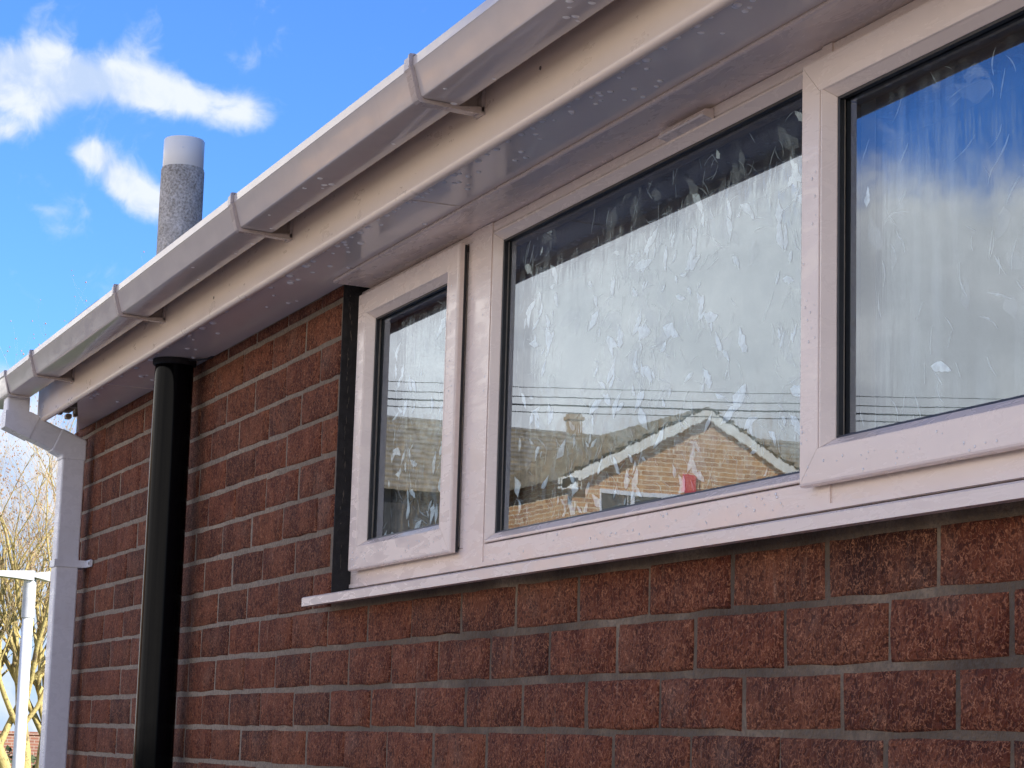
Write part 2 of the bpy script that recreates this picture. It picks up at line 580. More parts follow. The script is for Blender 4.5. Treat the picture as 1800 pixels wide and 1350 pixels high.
def link_mesh(name, me, mat, parent=None, smooth=False):
    if mat and not me.materials:
        me.materials.append(MATS[mat])
    o = bpy.data.objects.new(name, me)
    COL.objects.link(o)
    attach(o, parent)
    return o


class MB:
    def __init__(self):
        self.v = []
        self.f = []

    def add(self, vs, fs):
        o = len(self.v)
        self.v.extend([tuple(x) for x in vs])
        self.f.extend([tuple(i + o for i in f) for f in fs])
        return self

    def box(self, x0, x1, y0, y1, z0, z1, ch=0.0):
        if ch <= 0:
            vs = [(x, y, z) for x in (x0, x1) for y in (y0, y1) for z in (z0, z1)]
            return self.add(vs, [(0, 1, 3, 2), (4, 6, 7, 5), (0, 4, 5, 1), (2, 3, 7, 6), (0, 2, 6, 4), (1, 5, 7, 3)])
        prof = [(y0 + ch, z0), (y1 - ch, z0), (y1, z0 + ch), (y1, z1 - ch), (y1 - ch, z1), (y0 + ch, z1), (y0, z1 - ch), (y0, z0 + ch)]
        return self.prism_x(prof, x0, x1)

    def prism_x(self, prof, x0, x1, step=None):
        n = len(prof)
        xs = [x0, x1]
        if step:
            k = max(1, int(abs(x1 - x0) / step))
            xs = [x0 + (x1 - x0) * i / k for i in range(k + 1)]
        vs = [(x, y, z) for x in xs for (y, z) in prof]
        fs = []
        for s in range(len(xs) - 1):
            for i in range(n):
                j = (i + 1) % n
                fs.append((s * n + i, s * n + j, (s + 1) * n + j, (s + 1) * n + i))
        fs.append(tuple(range(n))[::-1])
        fs.append(tuple(range((len(xs) - 1) * n, len(xs) * n)))
        return self.add(vs, fs)

    def prism_z(self, prof, z0, z1):
        n = len(prof)
        vs = [(x, y, z0) for x, y in prof] + [(x, y, z1) for x, y in prof]
        fs = [(i, (i + 1) % n, n + (i + 1) % n, n + i) for i in range(n)]
        fs += [tuple(range(n))[::-1], tuple(range(n, 2 * n))]
        return self.add(vs, fs)

    def ring(self, x0, x1, z0, z1, prof, gap=0.0004):
        """mitred frame: prof = closed section of (inset, y); each side its own closed length"""
        n = len(prof)
        g = gap

        def side(fn):
            vs = [fn(d, y, 0) for d, y in prof] + [fn(d, y, 1) for d, y in prof]
            fs = [(i, (i + 1) % n, n + (i + 1) % n, n + i) for i in range(n)]
            fs += [tuple(range(n))[::-1], tuple(range(n, 2 * n))]
            self.add(vs, fs)
        side(lambda d, y, e: ((x0 + d + g) if e == 0 else (x1 - d - g), y, z0 + d))
        side(lambda d, y, e: ((x0 + d + g) if e == 0 else (x1 - d - g), y, z1 - d))
        side(lambda d, y, e: (x0 + d, y, (z0 + d + g) if e == 0 else (z1 - d - g)))
        side(lambda d, y, e: (x1 - d, y, (z0 + d + g) if e == 0 else (z1 - d - g)))
        return self

    def tube(self, path, radii, n=8, cap=True):
        path = [Vector(p_) for p_ in path]
        if not hasattr(radii, '__len__'):
            radii = [radii] * len(path)
        rings = []
        prev = None
        for i, p_ in enumerate(path):
            a = path[max(0, i - 1)]
            b = path[min(len(path) - 1, i + 1)]
            d = (b - a).normalized()
            if prev is None:
                ref = Vector((0, 0, 1)) if abs(d.z) < 0.9 else Vector((1, 0, 0))
                u = d.cross(ref).normalized()
            else:
                u = (prev - d * prev.dot(d)).normalized()
            prev = u
            v = d.cross(u)
            rings.append([p_ + (u * math.cos(2 * math.pi * k / n) + v * math.sin(2 * math.pi * k / n)) * radii[i] for k in range(n)])
        vs = [q for r_ in rings for q in r_]
        fs = []
        for i in range(len(path) - 1):
            for k in range(n):
                fs.append((i * n + k, i * n + (k + 1) % n, (i + 1) * n + (k + 1) % n, (i + 1) * n + k))
        if cap:
            fs.append(tuple(range(n))[::-1])
            fs.append(tuple(range((len(path) - 1) * n, len(path) * n)))
        return self.add(vs, fs)

    def lathe(self, cx, cy, prof, n=48):
        vs = []
        for (r_, z) in prof:
            for k in range(n):
                a = 2 * math.pi * k / n
                vs.append((cx + r_ * math.cos(a), cy + r_ * math.sin(a), z))
        fs = []
        for i in range(len(prof) - 1):
            for k in range(n):
                fs.append((i * n + k, i * n + (k + 1) % n, (i + 1) * n + (k + 1) % n, (i + 1) * n + k))
        return self.add(vs, fs)

    def mesh(self, name, smooth=False, fix=True, angle=None):
        me = bpy.data.meshes.new(name)
        me.from_pydata(self.v, [], self.f)
        if fix:
            bm = bmesh.new()
            bm.from_mesh(me)
            bmesh.ops.recalc_face_normals(bm, faces=bm.faces)
            bm.to_mesh(me)
            bm.free()
        if smooth or angle:
            me.polygons.foreach_set('use_smooth', [True] * len(me.polygons))
            if angle:
                me.set_sharp_from_angle(angle=rad(angle))
        me.update()
        return me

    def build(self, name, mat, parent=None, smooth=False, fix=True, angle=None):
        return link_mesh(name, self.mesh(name, smooth, fix, angle), mat, parent)


def thick(chain, th):
    """closed section from an open chain of (y, z), thickened by th to its left"""
    pts = [Vector((a, b)) for a, b in chain]
    off = []
    for i, p_ in enumerate(pts):
        d0 = (pts[i] - pts[i - 1]).normalized() if i > 0 else None
        d1 = (pts[i + 1] - pts[i]).normalized() if i < len(pts) - 1 else None
        d0 = d0 or d1
        d1 = d1 or d0
        n0 = Vector((-d0.y, d0.x))
        n1 = Vector((-d1.y, d1.x))
        nn = (n0 + n1).normalized()
        k = th / max(0.35, nn.dot(n0))
        off.append(p_ + nn * k)
    return [tuple(p_) for p_ in pts] + [tuple(p_) for p_ in reversed(off)]


# ------------------------------------------------------------------ the ground
g = MB()
N = 24
R_ = 420.0
vs = [(R_ * (i / N * 2 - 1), R_ * (j / N * 2 - 1), 0.0) for j in range(N + 1) for i in range(N + 1)]
fs = [(j * (N + 1) + i, j * (N + 1) + i + 1, (j + 1) * (N + 1) + i + 1, (j + 1) * (N + 1) + i) for j in range(N) for i in range(N)]
g.add(vs, fs)
tag(g.build('ground', 'grass'), kind='structure')
b = MB()
b.add([(-16, -7.0, 0.004), (14, -7.0, 0.004), (14, 0.3, 0.004), (-16, 0.3, 0.004)], [(0, 1, 2, 3)])
tag(b.build('driveway', 'paving'), kind='structure')
b = MB()
b.box(-90, 60, -9.0, -7.05, -0.05, 0.12, 0.01)
tag(b.build('pavement', 'concrete'), kind='structure')
b = MB()
b.add([(-90, -15.0 + 3.6, 0.006), (60, -11.4, 0.006), (60, -9.03, 0.006), (-90, -9.03, 0.006)], [(0, 1, 2, 3)])
tag(b.build('road', 'asphalt'), kind='structure')
b = MB()
b.add([(-30.8, -40, 0.008), (14, -40, 0.008), (14, -11.45, 0.008), (-30.8, -11.45, 0.008)], [(0, 1, 2, 3)])
tag(b.build('forecourt', 'concrete'), kind='structure')

# ------------------------------------------------------------------ the bungalow
XL = -6.40            # left corner of the wall
XR = 4.2              # right end, out of view
WX0, WX1 = -3.966, -1.02   # window opening
SOF = 2.478           # underside of the soffit
ZC = 1.624            # a bed joint
house = empty('brick_bungalow', (-1.1, 4.0, 0.0))
tag(house, 'dark red brick bungalow with white plastic eaves and a long three-light window', 'house')

# wall core carries the mortar face, set 4 mm behind the bricks
MY = 0.0017
b = MB()
b.box(XL + 0.004, WX0 - 0.002, MY, 0.28, 0.0, SOF + 0.16)
b.box(WX0 - 0.002, WX1, MY, 0.28, 0.0, 1.862)
b.box(WX0 - 0.002, WX1, 0.03, 0.28, 2.4775, SOF + 0.16)
b.box(WX1, XR, MY, 0.28, 0.0, SOF + 0.16)
wall = b.build('wall', 'mortar', house)

# bricks
brick_meshes = []


def brick_mesh(seed, L=0.215, Hh=0.065, dep=0.10):
    rr = random.Random(seed)
    nx, nz = 5, 3
    xs = [-L / 2 + 0.003, -L / 4, 0.0, L / 4, L / 2 - 0.003]
    zs = [-Hh / 2 + 0.003, 0.0, Hh / 2 - 0.003]
    vs = []
    for j in range(nz):
        for i in range(nx):
            edge_ = i in (0, nx - 1) or j in (0, nz - 1)
            vs.append((xs[i] + rr.uniform(-.0012, .0012), -0.0008 * (not edge_) + rr.uniform(-.0006, .0008), zs[j] + rr.uniform(-.0012, .0012)))
    fs = [(j * nx + i, j * nx + i + 1, (j + 1) * nx + i + 1, (j + 1) * nx + i) for j in range(nz - 1) for i in range(nx - 1)]
    bord = [0, 1, 2, 3, 4, 9, 14, 13, 12, 11, 10, 5]
    o1 = len(vs)
    for k in bord:
        x, y, z = vs[k]
        x2 = x + (0.003 if i_right(k) else -0.003 if i_left(k) else 0.0)
        z2 = z + (0.003 if k >= 10 else -0.003 if k <= 4 else 0.0)
        vs.append((x2 + rr.uniform(-.0007, .0007), 0.0026 + rr.uniform(0, .0010), z2 + rr.uniform(-.0009, .0009)))
    o2 = len(vs)
    for k in bord:
        x, y, z = vs[o1 + bord.index(k)]
        vs.append((x, dep, z))
    nb = len(bord)
    for i in range(nb):
        j = (i + 1) % nb
        fs.append((bord[i], o1 + i, o1 + j, bord[j]))
        fs.append((o1 + i, o2 + i, o2 + j, o1 + j))
    return MB().add(vs, fs)


def i_right(k):
    return k % 5 == 4


def i_left(k):
    return k % 5 == 0


for s_ in range(9):
    me = brick_mesh(100 + s_).mesh('brick', angle=50)
    me.materials.append(MATS['brick'])
    brick_meshes.append(me)

rb = random.Random(31)
offs = {2: -3.7549, 1: -3.8506, 0: -3.7217}
rest = MB()
n_brick = 0
for k in range(-21, 12):
    z0 = ZC + 0.075 * k
    if z0 < 0.0:
        continue
    zc = z0 + 0.0375 + rb.uniform(-.001, .001)
    off = offs.get(k, -3.745 + (0.1125 if k % 2 else 0.0) + rb.uniform(-.02, .02))
    spans = [(XL, XR)] if k <= 2 else [(XL, WX0 - .004), (WX1, XR)]
    top = z0 + 0.07
    for (sa, sb) in spans:
        x = off - 0.225 * math.ceil((off - sa) / 0.225)
        while x < sb:
            xa = x + 0.0042
            xb = x + 0.2208
            jit = rb.uniform(-.003, .003)
            x += 0.225
            xa2, xb2 = max(xa + jit, sa), min(xb + jit + rb.uniform(-.002, .002), sb)
            if xb2 - xa2 < 0.025:
                continue
            h = 0.0668 + rb.uniform(-.0022, .0012)
            if z0 + 0.005 + h > SOF:
                h = SOF - z0 - 0.006
            if h < 0.012:
                continue
            zmid = zc if h > 0.06 else z0 + 0.005 + h / 2
            vis = (k >= -2) and xa2 < -1.70
            yoff = rb.uniform(-.0016, .0004)
            if vis:
                me = rb.choice(brick_meshes)
                o = bpy.data.objects.new('brick', me)
                COL.objects.link(o)
                o.parent = wall
                o.location = ((xa2 + xb2) / 2, yoff, zmid)
                o.scale = ((xb2 - xa2) / 0.215, 1.0, h / 0.065)
                o.rotation_euler = (rb.uniform(-.006, .006), rb.uniform(-.005, .005), rb.uniform(-.004, .004))
                n_brick += 1
            else:
                rest.box(xa2, xb2, yoff, 0.06, zmid - h / 2, zmid + h / 2)
tag(rest.build('brickwork', 'brick', wall), kind='stuff')

# other walls and the roof
b = MB()
b.box(XL, XL + 0.28, 0.2805, 8.0, 0.0, 2.62)
b.box(XR - 0.28, XR, 0.2805, 8.0, 0.0, 2.62)
b.box(XL, XR, 8.0, 8.28, 0.0, 2.62)
b.add([(XL, 0.0, 2.64), (XL, 8.28, 2.64), (XL, 4.14, 5.78), (XL + .28, 0.0, 2.64), (XL + .28, 8.28, 2.64), (XL + .28, 4.14, 5.78)],
      [(0, 2, 1), (3, 4, 5), (0, 1, 4, 3), (1, 2, 5, 4), (0, 3, 5, 2)])
b.build('side_wall', 'gable_brick', house)

b = MB()
PITCH_R = math.tan(rad(38))
for sgn in (1, -1):
    rows = 15
    run = 4.40
    for i in range(rows):
        ya = -0.23 + run * i / rows
        yb = -0.23 + run * (i + 1) / rows + 0.03
        za = 2.625 + (ya + 0.23) * PITCH_R
        zb = 2.625 + (yb + 0.23) * PITCH_R - 0.012
        if sgn < 0:
            ya, yb = 8.34 - ya, 8.34 - yb
        tw_ = 0.332
        xx = XL - 0.06 - (tw_ / 2 if i % 2 else 0)
        while xx < XR + .1:
            xa, xb = max(xx, XL - .06) + .002, min(xx + tw_, XR + .1) - .002
            xx += tw_
            if xb - xa < .03:
                continue
            dz = rb.uniform(-.004, .004)
            b.add([(xa, ya, za + dz), (xb, ya, za + dz), (xb, yb, zb), (xa, yb, zb), (xa, ya, za - 0.022), (xb, ya, za - 0.022), (xb, yb, zb - 0.022), (xa, yb, zb - 0.022)],
                  [(0, 1, 2, 3), (4, 7, 6, 5), (0, 4, 5, 1), (3, 2, 6, 7), (0, 3, 7, 4), (1, 5, 6, 2)])
b.build('roof', 'roof_tile_brown', house)

# rough bedding at the end of the eaves, seen through the open soffit corner
b = MB()
rv = random.Random(5)
for i in range(46):
    x_ = rv.uniform(-6.36, -5.95)
    y_ = rv.uniform(-0.10, 0.0)
    s_ = rv.uniform(.008, .02)
    z_ = 2.53 + rv.uniform(-.03, .03)
    b.box(x_ - s_, x_ + s_, y_ - s_ * .7, y_ + s_ * .7, z_ - s_ * .6, z_ + s_ * .6, s_ * .2)
b.box(-6.39, -5.7, -0.10, 0.003, 2.55, 2.61)
b.build('eaves_mortar', 'verge', house)

# soffit: an L of board with its far corner cut away on the slant
b = MB()
poly = [(XR, -0.140), (XR, 0.0), (-6.352, 0.0), (-5.727, -0.140)]
vs = [(x, y, SOF) for x, y in poly] + [(x, y, SOF + .009) for x, y in poly]
b.add(vs, [(0, 3, 2, 1), (4, 5, 6, 7), (0, 1, 5, 4), (1, 2, 6, 5), (2, 3, 7, 6), (3, 0, 4, 7)])
b.box(WX0, WX1, 0.0005, 0.03, SOF, SOF + .009)
soffit = b.build('soffit', 'pvc_soffit', house)
b = MB()
b.prism_x([(-0.037, 2.4735), (-0.0365, 2.4705), (-0.034, 2.4690), (0.040, 2.4675), (0.046, 2.4675), (0.046, 2.4775), (-0.034, 2.4775)], -3.925, WX1 + 0.02)
b.build('edge_trim', 'pvc_frame', soffit)
for xj in (-3.273, -0.3, -6.0 + 0.55):
    b = MB()
    b.prism_z([(xj - .0025, -.139), (xj + .0025, -.139), (xj + .0025, -.0375 if xj > -3.9 else -.001), (xj - .0025, -.0375 if xj > -3.9 else -.001)], SOF - .0018, SOF + .001)
    b.build('joint_strip', 'pvc_soffit', soffit)

# fascia with a rounded lower nose
b = MB()
nose = [(-0.140, 2.640), (-0.140, 2.4700)]
for i in range(7):
    a = math.pi * (1 - i / 6)
    nose.append((-0.1480 - 0.008 * math.cos(a) * -1 * -1, 2.4690 - 0.006 * math.sin(a)))
nose = [(-0.140, 2.640), (-0.140, 2.470), (-0.142, 2.4660), (-0.146, 2.4638), (-0.151, 2.4640), (-0.155, 2.4665), (-0.157, 2.4705),
        (-0.1565, 2.474), (-0.155, 2.477), (-0.155, 2.640)]
b.prism_x(nose, -6.185, XR, 0.25)
fascia = b.build('fascia', 'pvc_fascia', house, angle=40)
for (x_, z_) in ((-2.688, 2.533), (-2.03, 2.520), (-4.35, 2.503)):
    b = MB()
    b.lathe(0, 0, [(0.0, 0.0016), (0.0025, 0.0012), (0.0034, 0.0)], 10)
    o = b.build('nail_head', 'nail', fascia)
    o.location = (x_, -0.155, z_)
    o.rotation_euler = (rad(90), 0, 0)

# ---- window
FY = 0.037
SY = 0.017
frame_z0, frame_z1 = 1.8885, 2.4665
b = MB()
fa, fb = FY, FY + .060
b.prism_x([(fa + .0015, 1.8885), (fa, 1.890), (fa, 1.9245), (fa + .0015, 1.926), (fb, 1.926), (fb, 1.8885)], WX0 + .001, WX1 - .001)
b.prism_x([(fa + .0015, 2.4665), (fa, 2.465), (fa, 2.4520), (fa + .0015, 2.4505), (fb, 2.4505), (fb, 2.4665)], WX0 + .001, WX1 - .001)
b.box(WX0 + .001, WX0 + .0455, fa + .0003, fb - .0005, 1.9263, 2.4502)
b.box(WX1 - .0455, WX1 - .001, fa + .0003, fb - .0005, 1.9263, 2.4502)
# bottom lip of the frame
b.box(WX0 + .003, WX1 - .003, FY - .0035, FY, frame_z0 + .0005, frame_z0 + .0075)
# mullions
for (ma, mb_) in ((-3.413, -3.3035), (-2.2755, -2.228)):
    e = .0015
    b.prism_z([(ma, FY + e), (ma + e, FY), (ma + .0190, FY), (ma + .0196, FY + .003), (ma + .0214, FY + .003), (ma + .0220, FY),
               (mb_ - e, FY), (mb_, FY + e), (mb_, FY + .06), (ma, FY + .06)], 1.9262, 2.4503)
    b.box(ma + .0235, mb_ - .0012, FY - .0022, FY + .001, frame_z0 + .0002, frame_z1 - .0002)
window = b.build('window', 'pvc_frame', house)
tag(window, 'white plastic window frame with three lights')

bead = lambda y0, y1, wd: [(0, y0), (.0012, y0 - .0012), (.004, y0 - .0012), (wd, y1), (wd, y1 + .012), (0, y1 + .012)]
gask = lambda y1, wd: [(wd - .001, y1 + .0008), (wd + .0030, y1 + .002), (wd + .0035, y1 + .0084), (wd - .001, y1 + .0084)]
GLY = 0.0560

# middle light: fixed, glazed straight into the frame
fx0, fx1, fz0, fz1 = -3.3017, -2.2765, 1.9278, 2.4488
b = MB()
b.ring(fx0, fx1, fz0, fz1, bead(FY - .0005, FY + .0105, .0150))
b.build('glazing_bead', 'pvc_frame', window)
b = MB()
b.ring(fx0, fx1, fz0, fz1, gask(FY + .0105, .0150))
b.build('gasket', 'gasket', window)


def pane(x0, x1, z0, z1, y, mat, name):
    b = MB()
    b.box(x0, x1, y, y + .004, z0, z1)
    return b.build(name, mat, window)


pane(fx0 + .012, fx1 - .012, fz0 + .012, fz1 - .012, GLY, 'glass', 'outer_pane')
o = pane(fx0 + .012, fx1 - .012, fz0 + .012, fz1 - .012, GLY + .020, 'pattern_glass', 'inner_pane')
tag(o, 'leaf-patterned obscured glass of the middle light')
b = MB()
b.ring(fx0 + .012, fx1 - .012, fz0 + .012, fz1 - .012, [(0.0, GLY + .0045), (.011, GLY + .0045), (.011, GLY + .0195), (0, GLY + .0195)])
b.build('spacer', 'gasket', window)


def sash(x0, x1, z0, z1, pmat, plabel):
    b = MB()
    sec = [(0, SY + .004), (.0015, SY + .001), (.004, SY), (.0425, SY), (.0435, SY + .001), (.0435, FY + .045), (.012, FY + .045), (.012, SY + .0115), (0, SY + .0115)]
    b.ring(x0, x1, z0, z1, sec)
    s = b.build('sash', 'pvc_frame', window)
    i0 = .0453
    b = MB()
    b.ring(x0 + i0, x1 - i0, z0 + i0 - .006, z1 - i0 + .007, bead(SY + .0015, SY + .0150, .0150))
    b.build('glazing_bead', 'pvc_frame', window)
    b = MB()
    b.ring(x0 + i0, x1 - i0, z0 + i0 - .006, z1 - i0 + .007, gask(SY + .0150, .0150))
    b.build('gasket', 'gasket', window)
    b = MB()
    b.ring(x0 + .0008, x1 - .0008, z0 + .0025, z1 - .0025, [(0, SY + .0118), (.010, SY + .0118), (.010, FY - .0032), (0, FY - .0032)], 0)
    b.build('weather_seal', 'gasket', window)
    a = i0 + .011
    gy = SY + .0250
    pane(x0 + a, x1 - a, z0 + a - .006, z1 - a + .006, gy, 'glass', 'outer_pane')
    o = pane(x0 + a, x1 - a, z0 + a - .006, z1 - a + .006, gy + .020, pmat, 'inner_pane')
    tag(o, plabel)
    b = MB()
    b.ring(x0 + a, x1 - a, z0 + a - .006, z1 - a + .006, [(0.0, gy + .0045), (.011, gy + .0045), (.011, gy + .0195), (0, gy + .0195)])
    b.build('spacer', 'gasket', window)
    return s


sash(-3.928, -3.410, 1.9185, 2.4510, 'pattern_glass', 'leaf-patterned obscured glass of the narrow left sash')
sash(-2.2725, -1.06, 1.9175, 2.4450, 'fogged_glass', 'obscured glass of the right sash misted with condensation runs')

# moulded leaf relief on the obscured glass: low pointed leaves and thin veins
def mat_leaf(name, amt):
    mt, t, out = new_mat(name)
    df = t.new('ShaderNodeBsdfDiffuse')
    df.inputs[0].default_value = (0.88, 0.97, 1.0, 1)  # frosted leaf colour, whitened to stand in for sky glints
    tr = t.new('ShaderNodeBsdfTransparent')
    mx = t.new('ShaderNodeMixShader')
    n_ = t.noise(pos(t), 60.0, 3.0, 0.6)
    t.l.new(t.mr(n_, 0.3, 0.7, amt * 0.6, amt * 1.15), mx.inputs[0])
    t.l.new(tr.outputs[0], mx.inputs[1])
    t.l.new(df.outputs[0], mx.inputs[2])
    t.l.new(mx.outputs[0], out.inputs[0])


mat_leaf('leaf_bright', 1.0)
mat_leaf('leaf_faint', 0.18)
mat_leaf('leaf_vein', 0.5)


def leaf_shape(rr, L_, wd):
    n_ = 7
    bend = rr.uniform(-.35, .35)
    ls, rs = [], []
    for i_ in range(n_ + 1):
        f_ = i_ / n_
        cx_ = bend * L_ * (f_ - f_ * f_) * 1.6
        hw = wd * math.sin(math.pi * min(1, f_ ** rr.uniform(.7, .85))) * (1 + rr.uniform(-.28, .28)) * .5
        ls.append((cx_ - hw, f_ * L_ - L_ / 2))
        rs.append((cx_ + hw * rr.uniform(.5, 1.1), f_ * L_ - L_ / 2))
    return ls, rs


def leaf_relief(x0, x1, z0, z1, y, n_leaf, n_faint, n_vein, seed):
    rr = random.Random(seed)

    def place(b_, L_, wd, bold):
        ls, rs = leaf_shape(rr, L_, wd)
        a_ = rr.gauss(0, .75) + (math.pi if rr.random() < .5 else 0)
        sx = 1.25
        c_, s2 = math.cos(a_), math.sin(a_)
        for _ in range(30):
            cx_, cz_ = rr.uniform(x0, x1), rr.uniform(z0, z1)
            # the leaves gather in loose clumps
            if bold and cz_ > z1 - .085 and rr.random() < .8:  # fewer bright leaves at the top, where the reflected soffit dims glints
                continue
            if mnoise.noise(Vector((cx_ * 7, cz_ * 7, seed))) + rr.uniform(-.35, .45) > 0:
                break
        vs_ = []
        for (p_, q_) in zip(ls, rs):
            for (u_, v_) in (p_, ((p_[0] + q_[0]) / 2, p_[1]), q_):
                xx = cx_ + (u_ * c_ - v_ * s2) * sx
                zz = cz_ + (u_ * s2 + v_ * c_)
                vs_.append((min(max(xx, x0), x1), y, min(max(zz, z0), z1)))
        for k_ in range(1, len(vs_), 3):
            vs_[k_] = (vs_[k_][0], y - .0006, vs_[k_][2])
        fs_ = []
        for i_ in range(len(ls) - 1):
            for e_ in (0, 1):
                fs_.append((i_ * 3 + e_, i_ * 3 + e_ + 1, i_ * 3 + 4 + e_, i_ * 3 + 3 + e_))
        b_.add(vs_, fs_)
    for nm_, mt_, cnt, La, Lb, wa, wb in (('leaf_relief', 'leaf_bright', n_leaf, .016, .050, .26, .48), ('faint_leaf_relief', 'leaf_faint', n_faint, .03, .07, .3, .6),
                                          ('vein_relief', 'leaf_vein', n_vein, .018, .045, .05, .09)):
        b_ = MB()
        for _k in range(cnt):
            L_ = rr.uniform(La, Lb) * rr.uniform(.6, 1.0)
            place(b_, L_, L_ * rr.uniform(wa, wb), mt_ == 'leaf_bright')
        tag(b_.build(nm_, mt_, window, fix=False), kind='stuff')


leaf_relief(fx0 + .022, fx1 - .016, fz0 + .018, fz1 - .018, GLY + .0193, 210, 150, 420, 4)
leaf_relief(-3.863, -3.475, 1.975, 2.392, SY + .0250 + .0193, 64, 56, 150, 9)
leaf_relief(-2.205, -1.45, 1.972, 2.388, SY + .0250 + .0193, 5, 30, 110, 14)

# sill: sloping board with a square nose and short horn
b = MB()
b.prism_x([(-.050, 1.8515), (-.050, 1.8665), (-.0475, 1.8690), (-.0005, 1.8785), (-.0005, 1.864), (-.034, 1.862), (-.036, 1.8515)], -3.992, WX1 + .03)
b.prism_x([(0.0, 1.8786), (FY, 1.8862), (FY + .07, 1.8875), (FY + .07, 1.8645), (0.0, 1.8642)], WX0 + .0015, WX1 - .001)
sill = b.build('sill', 'pvc_frame', window)
# black damp course strip and mortar smear in the left reveal
b = MB()
b.box(WX0 - .0015, WX0 + .0008, -0.0005, FY + .02, 1.880, 2.4770)
b.build('reveal_strip', 'dpc_black', wall)
b = MB()
for i in range(60):
    z_ = 1.93 + i * 0.009 + rv.uniform(-.006, .006)
    if rv.random() < .45:
        continue
    yy = 0.015 + .003 * math.sin(i * .4) + rv.uniform(-.002, .002)
    s_ = rv.uniform(.0004, .0018)
    hz = rv.uniform(.002, .008)
    b.prism_x([(yy - s_, z_), (yy, z_ - hz), (yy + s_ * .8, z_ - hz * .2), (yy + s_ * .3, z_ + hz)], WX0 + .0006, WX0 + .0016)
b.build('mortar_smear', 'smear', wall)
# drip cap piece on the frame head
b = MB()
b.prism_x([(FY - .016, 2.4510), (FY - .018, 2.4530), (FY - .014, 2.4605), (FY - .0005, 2.4625), (FY - .0005, 2.4475)], -2.668, -2.535)
b.build('drip_strip', 'pvc_frame', window)

# dark room behind
b = MB()
b.box(XL + .3, XR - .3, 3.2, 3.3, 0.02, 2.46)
b.box(XL + .3, XR - .3, 0.29, 3.2, 2.44, 2.47)
b.box(XL + .3, XR - .3, 0.29, 3.2, 0.02, 0.06)
b.box(XL + .3, XL + .36, 0.29, 3.2, 0.06, 2.44)
b.box(XR - .36, XR - .3, 0.29, 3.2, 0.06, 2.44)
b.build('room_lining', 'room', house)

# ---- water drops under the soffit
drop_meshes = []
for s_ in range(5):
    rr = random.Random(900 + s_)
    bm = bmesh.new()
    bmesh.ops.create_icosphere(bm, subdivisions=2, radius=1.0)
    for v in bm.verts:
        v.co.z *= 0.55 if v.co.z < 0 else 0.12
        v.co.x *= rr.uniform(.95, 1.05)
    for f in bm.faces:
        f.smooth = True
    me = bpy.data.meshes.new('water_drop')
    bm.to_mesh(me)
    bm.free()
    me.materials.append(MATS['water_drop'])
    drop_meshes.append(me)
rd = random.Random(77)
dr = []
x = -2.05
while x > -3.75:
    dr.append((x + rd.uniform(-.008, .008), -0.124 + rd.uniform(-.008, .006), rd.uniform(.0042, .0068)))
    if rd.random() < .35:
        dr.append((x + rd.uniform(-.02, .02), -0.106 + rd.uniform(-.012, .008), rd.uniform(.003, .0052)))
    x -= rd.uniform(.022, .046)
for i in range(34):
    dr.append((rd.uniform(-3.2, -1.95), rd.uniform(-.12, -.045), rd.uniform(.0032, .0056)))
x = -3.8
while x > -5.7:
    dr.append((x, -0.122 + rd.uniform(-.01, .01), rd.uniform(.005, .009)))
    x -= rd.uniform(.04, .17)
for i in range(26):
    dr.append((rd.uniform(-5.8, -3.4), rd.uniform(-.11, -.03), rd.uniform(.004, .008)))
for (x_, y_, r_) in dr:
    o = bpy.data.objects.new('water_drop', rd.choice(drop_meshes))
    COL.objects.link(o)
    o.parent = soffit
    o.location = (x_, y_, SOF)
    o.scale = (r_, r_ * rd.uniform(.75, 1.1), r_ * rd.uniform(.7, 1.1))
    o.rotation_euler = (0, 0, rd.uniform(0, 6.28))
# a few drops under the gutter as well
trough_drops = [(rd.uniform(-4.3, -2.0), rd.uniform(-.247, -.20), rd.uniform(.003, .006)) for _ in range(26)]
# fine beads of water on the frame faces, too small to pick apart
b = MB()
ico = bmesh.new()
bmesh.ops.create_icosphere(ico, subdivisions=1, radius=1.0)
iv = [v.co.copy() for v in ico.verts]
ifc = [tuple(v.index for v in f.verts) for f in ico.faces]
ico.free()


def bead_at(x, y, z, r_, sx=1.0, sz=1.0):
    b.add([(x + q.x * r_ * sx, y + q.y * r_ * .3, z + q.z * r_ * sz) for q in iv], ifc)


for i in range(24):
    bead_at(rd.uniform(-3.388, -3.312), FY - .002, rd.uniform(1.93, 2.42), rd.uniform(.0008, .0024), 1, rd.uniform(1, 1.8))
for i in range(50):
    bead_at(rd.uniform(-3.30, -2.30), FY - .0005, rd.uniform(1.897, 1.921), rd.uniform(.0008, .0024))
for i in range(26):
    bead_at(rd.uniform(-2.268, -2.235), SY - .0003, rd.uniform(1.93, 2.38), rd.uniform(.0007, .0018), 1, 1.4)
for i in range(36):
    bead_at(rd.uniform(-2.26, -1.5), SY - .0003, rd.uniform(1.922, 1.954), rd.uniform(.0007, .002))
for i in range(60):
    bead_at(rd.uniform(-3.92, -3.42), SY - .0003, rd.uniform(1.922, 1.954), rd.uniform(.0007, .002))
for i in range(30):
    bead_at(rd.uniform(-3.456, -3.418), SY - .0003, rd.uniform(1.95, 2.40), rd.uniform(.0007, .002))
tag(b.build('water_beads', 'water_bead', window, smooth=True, fix=False), kind='stuff')

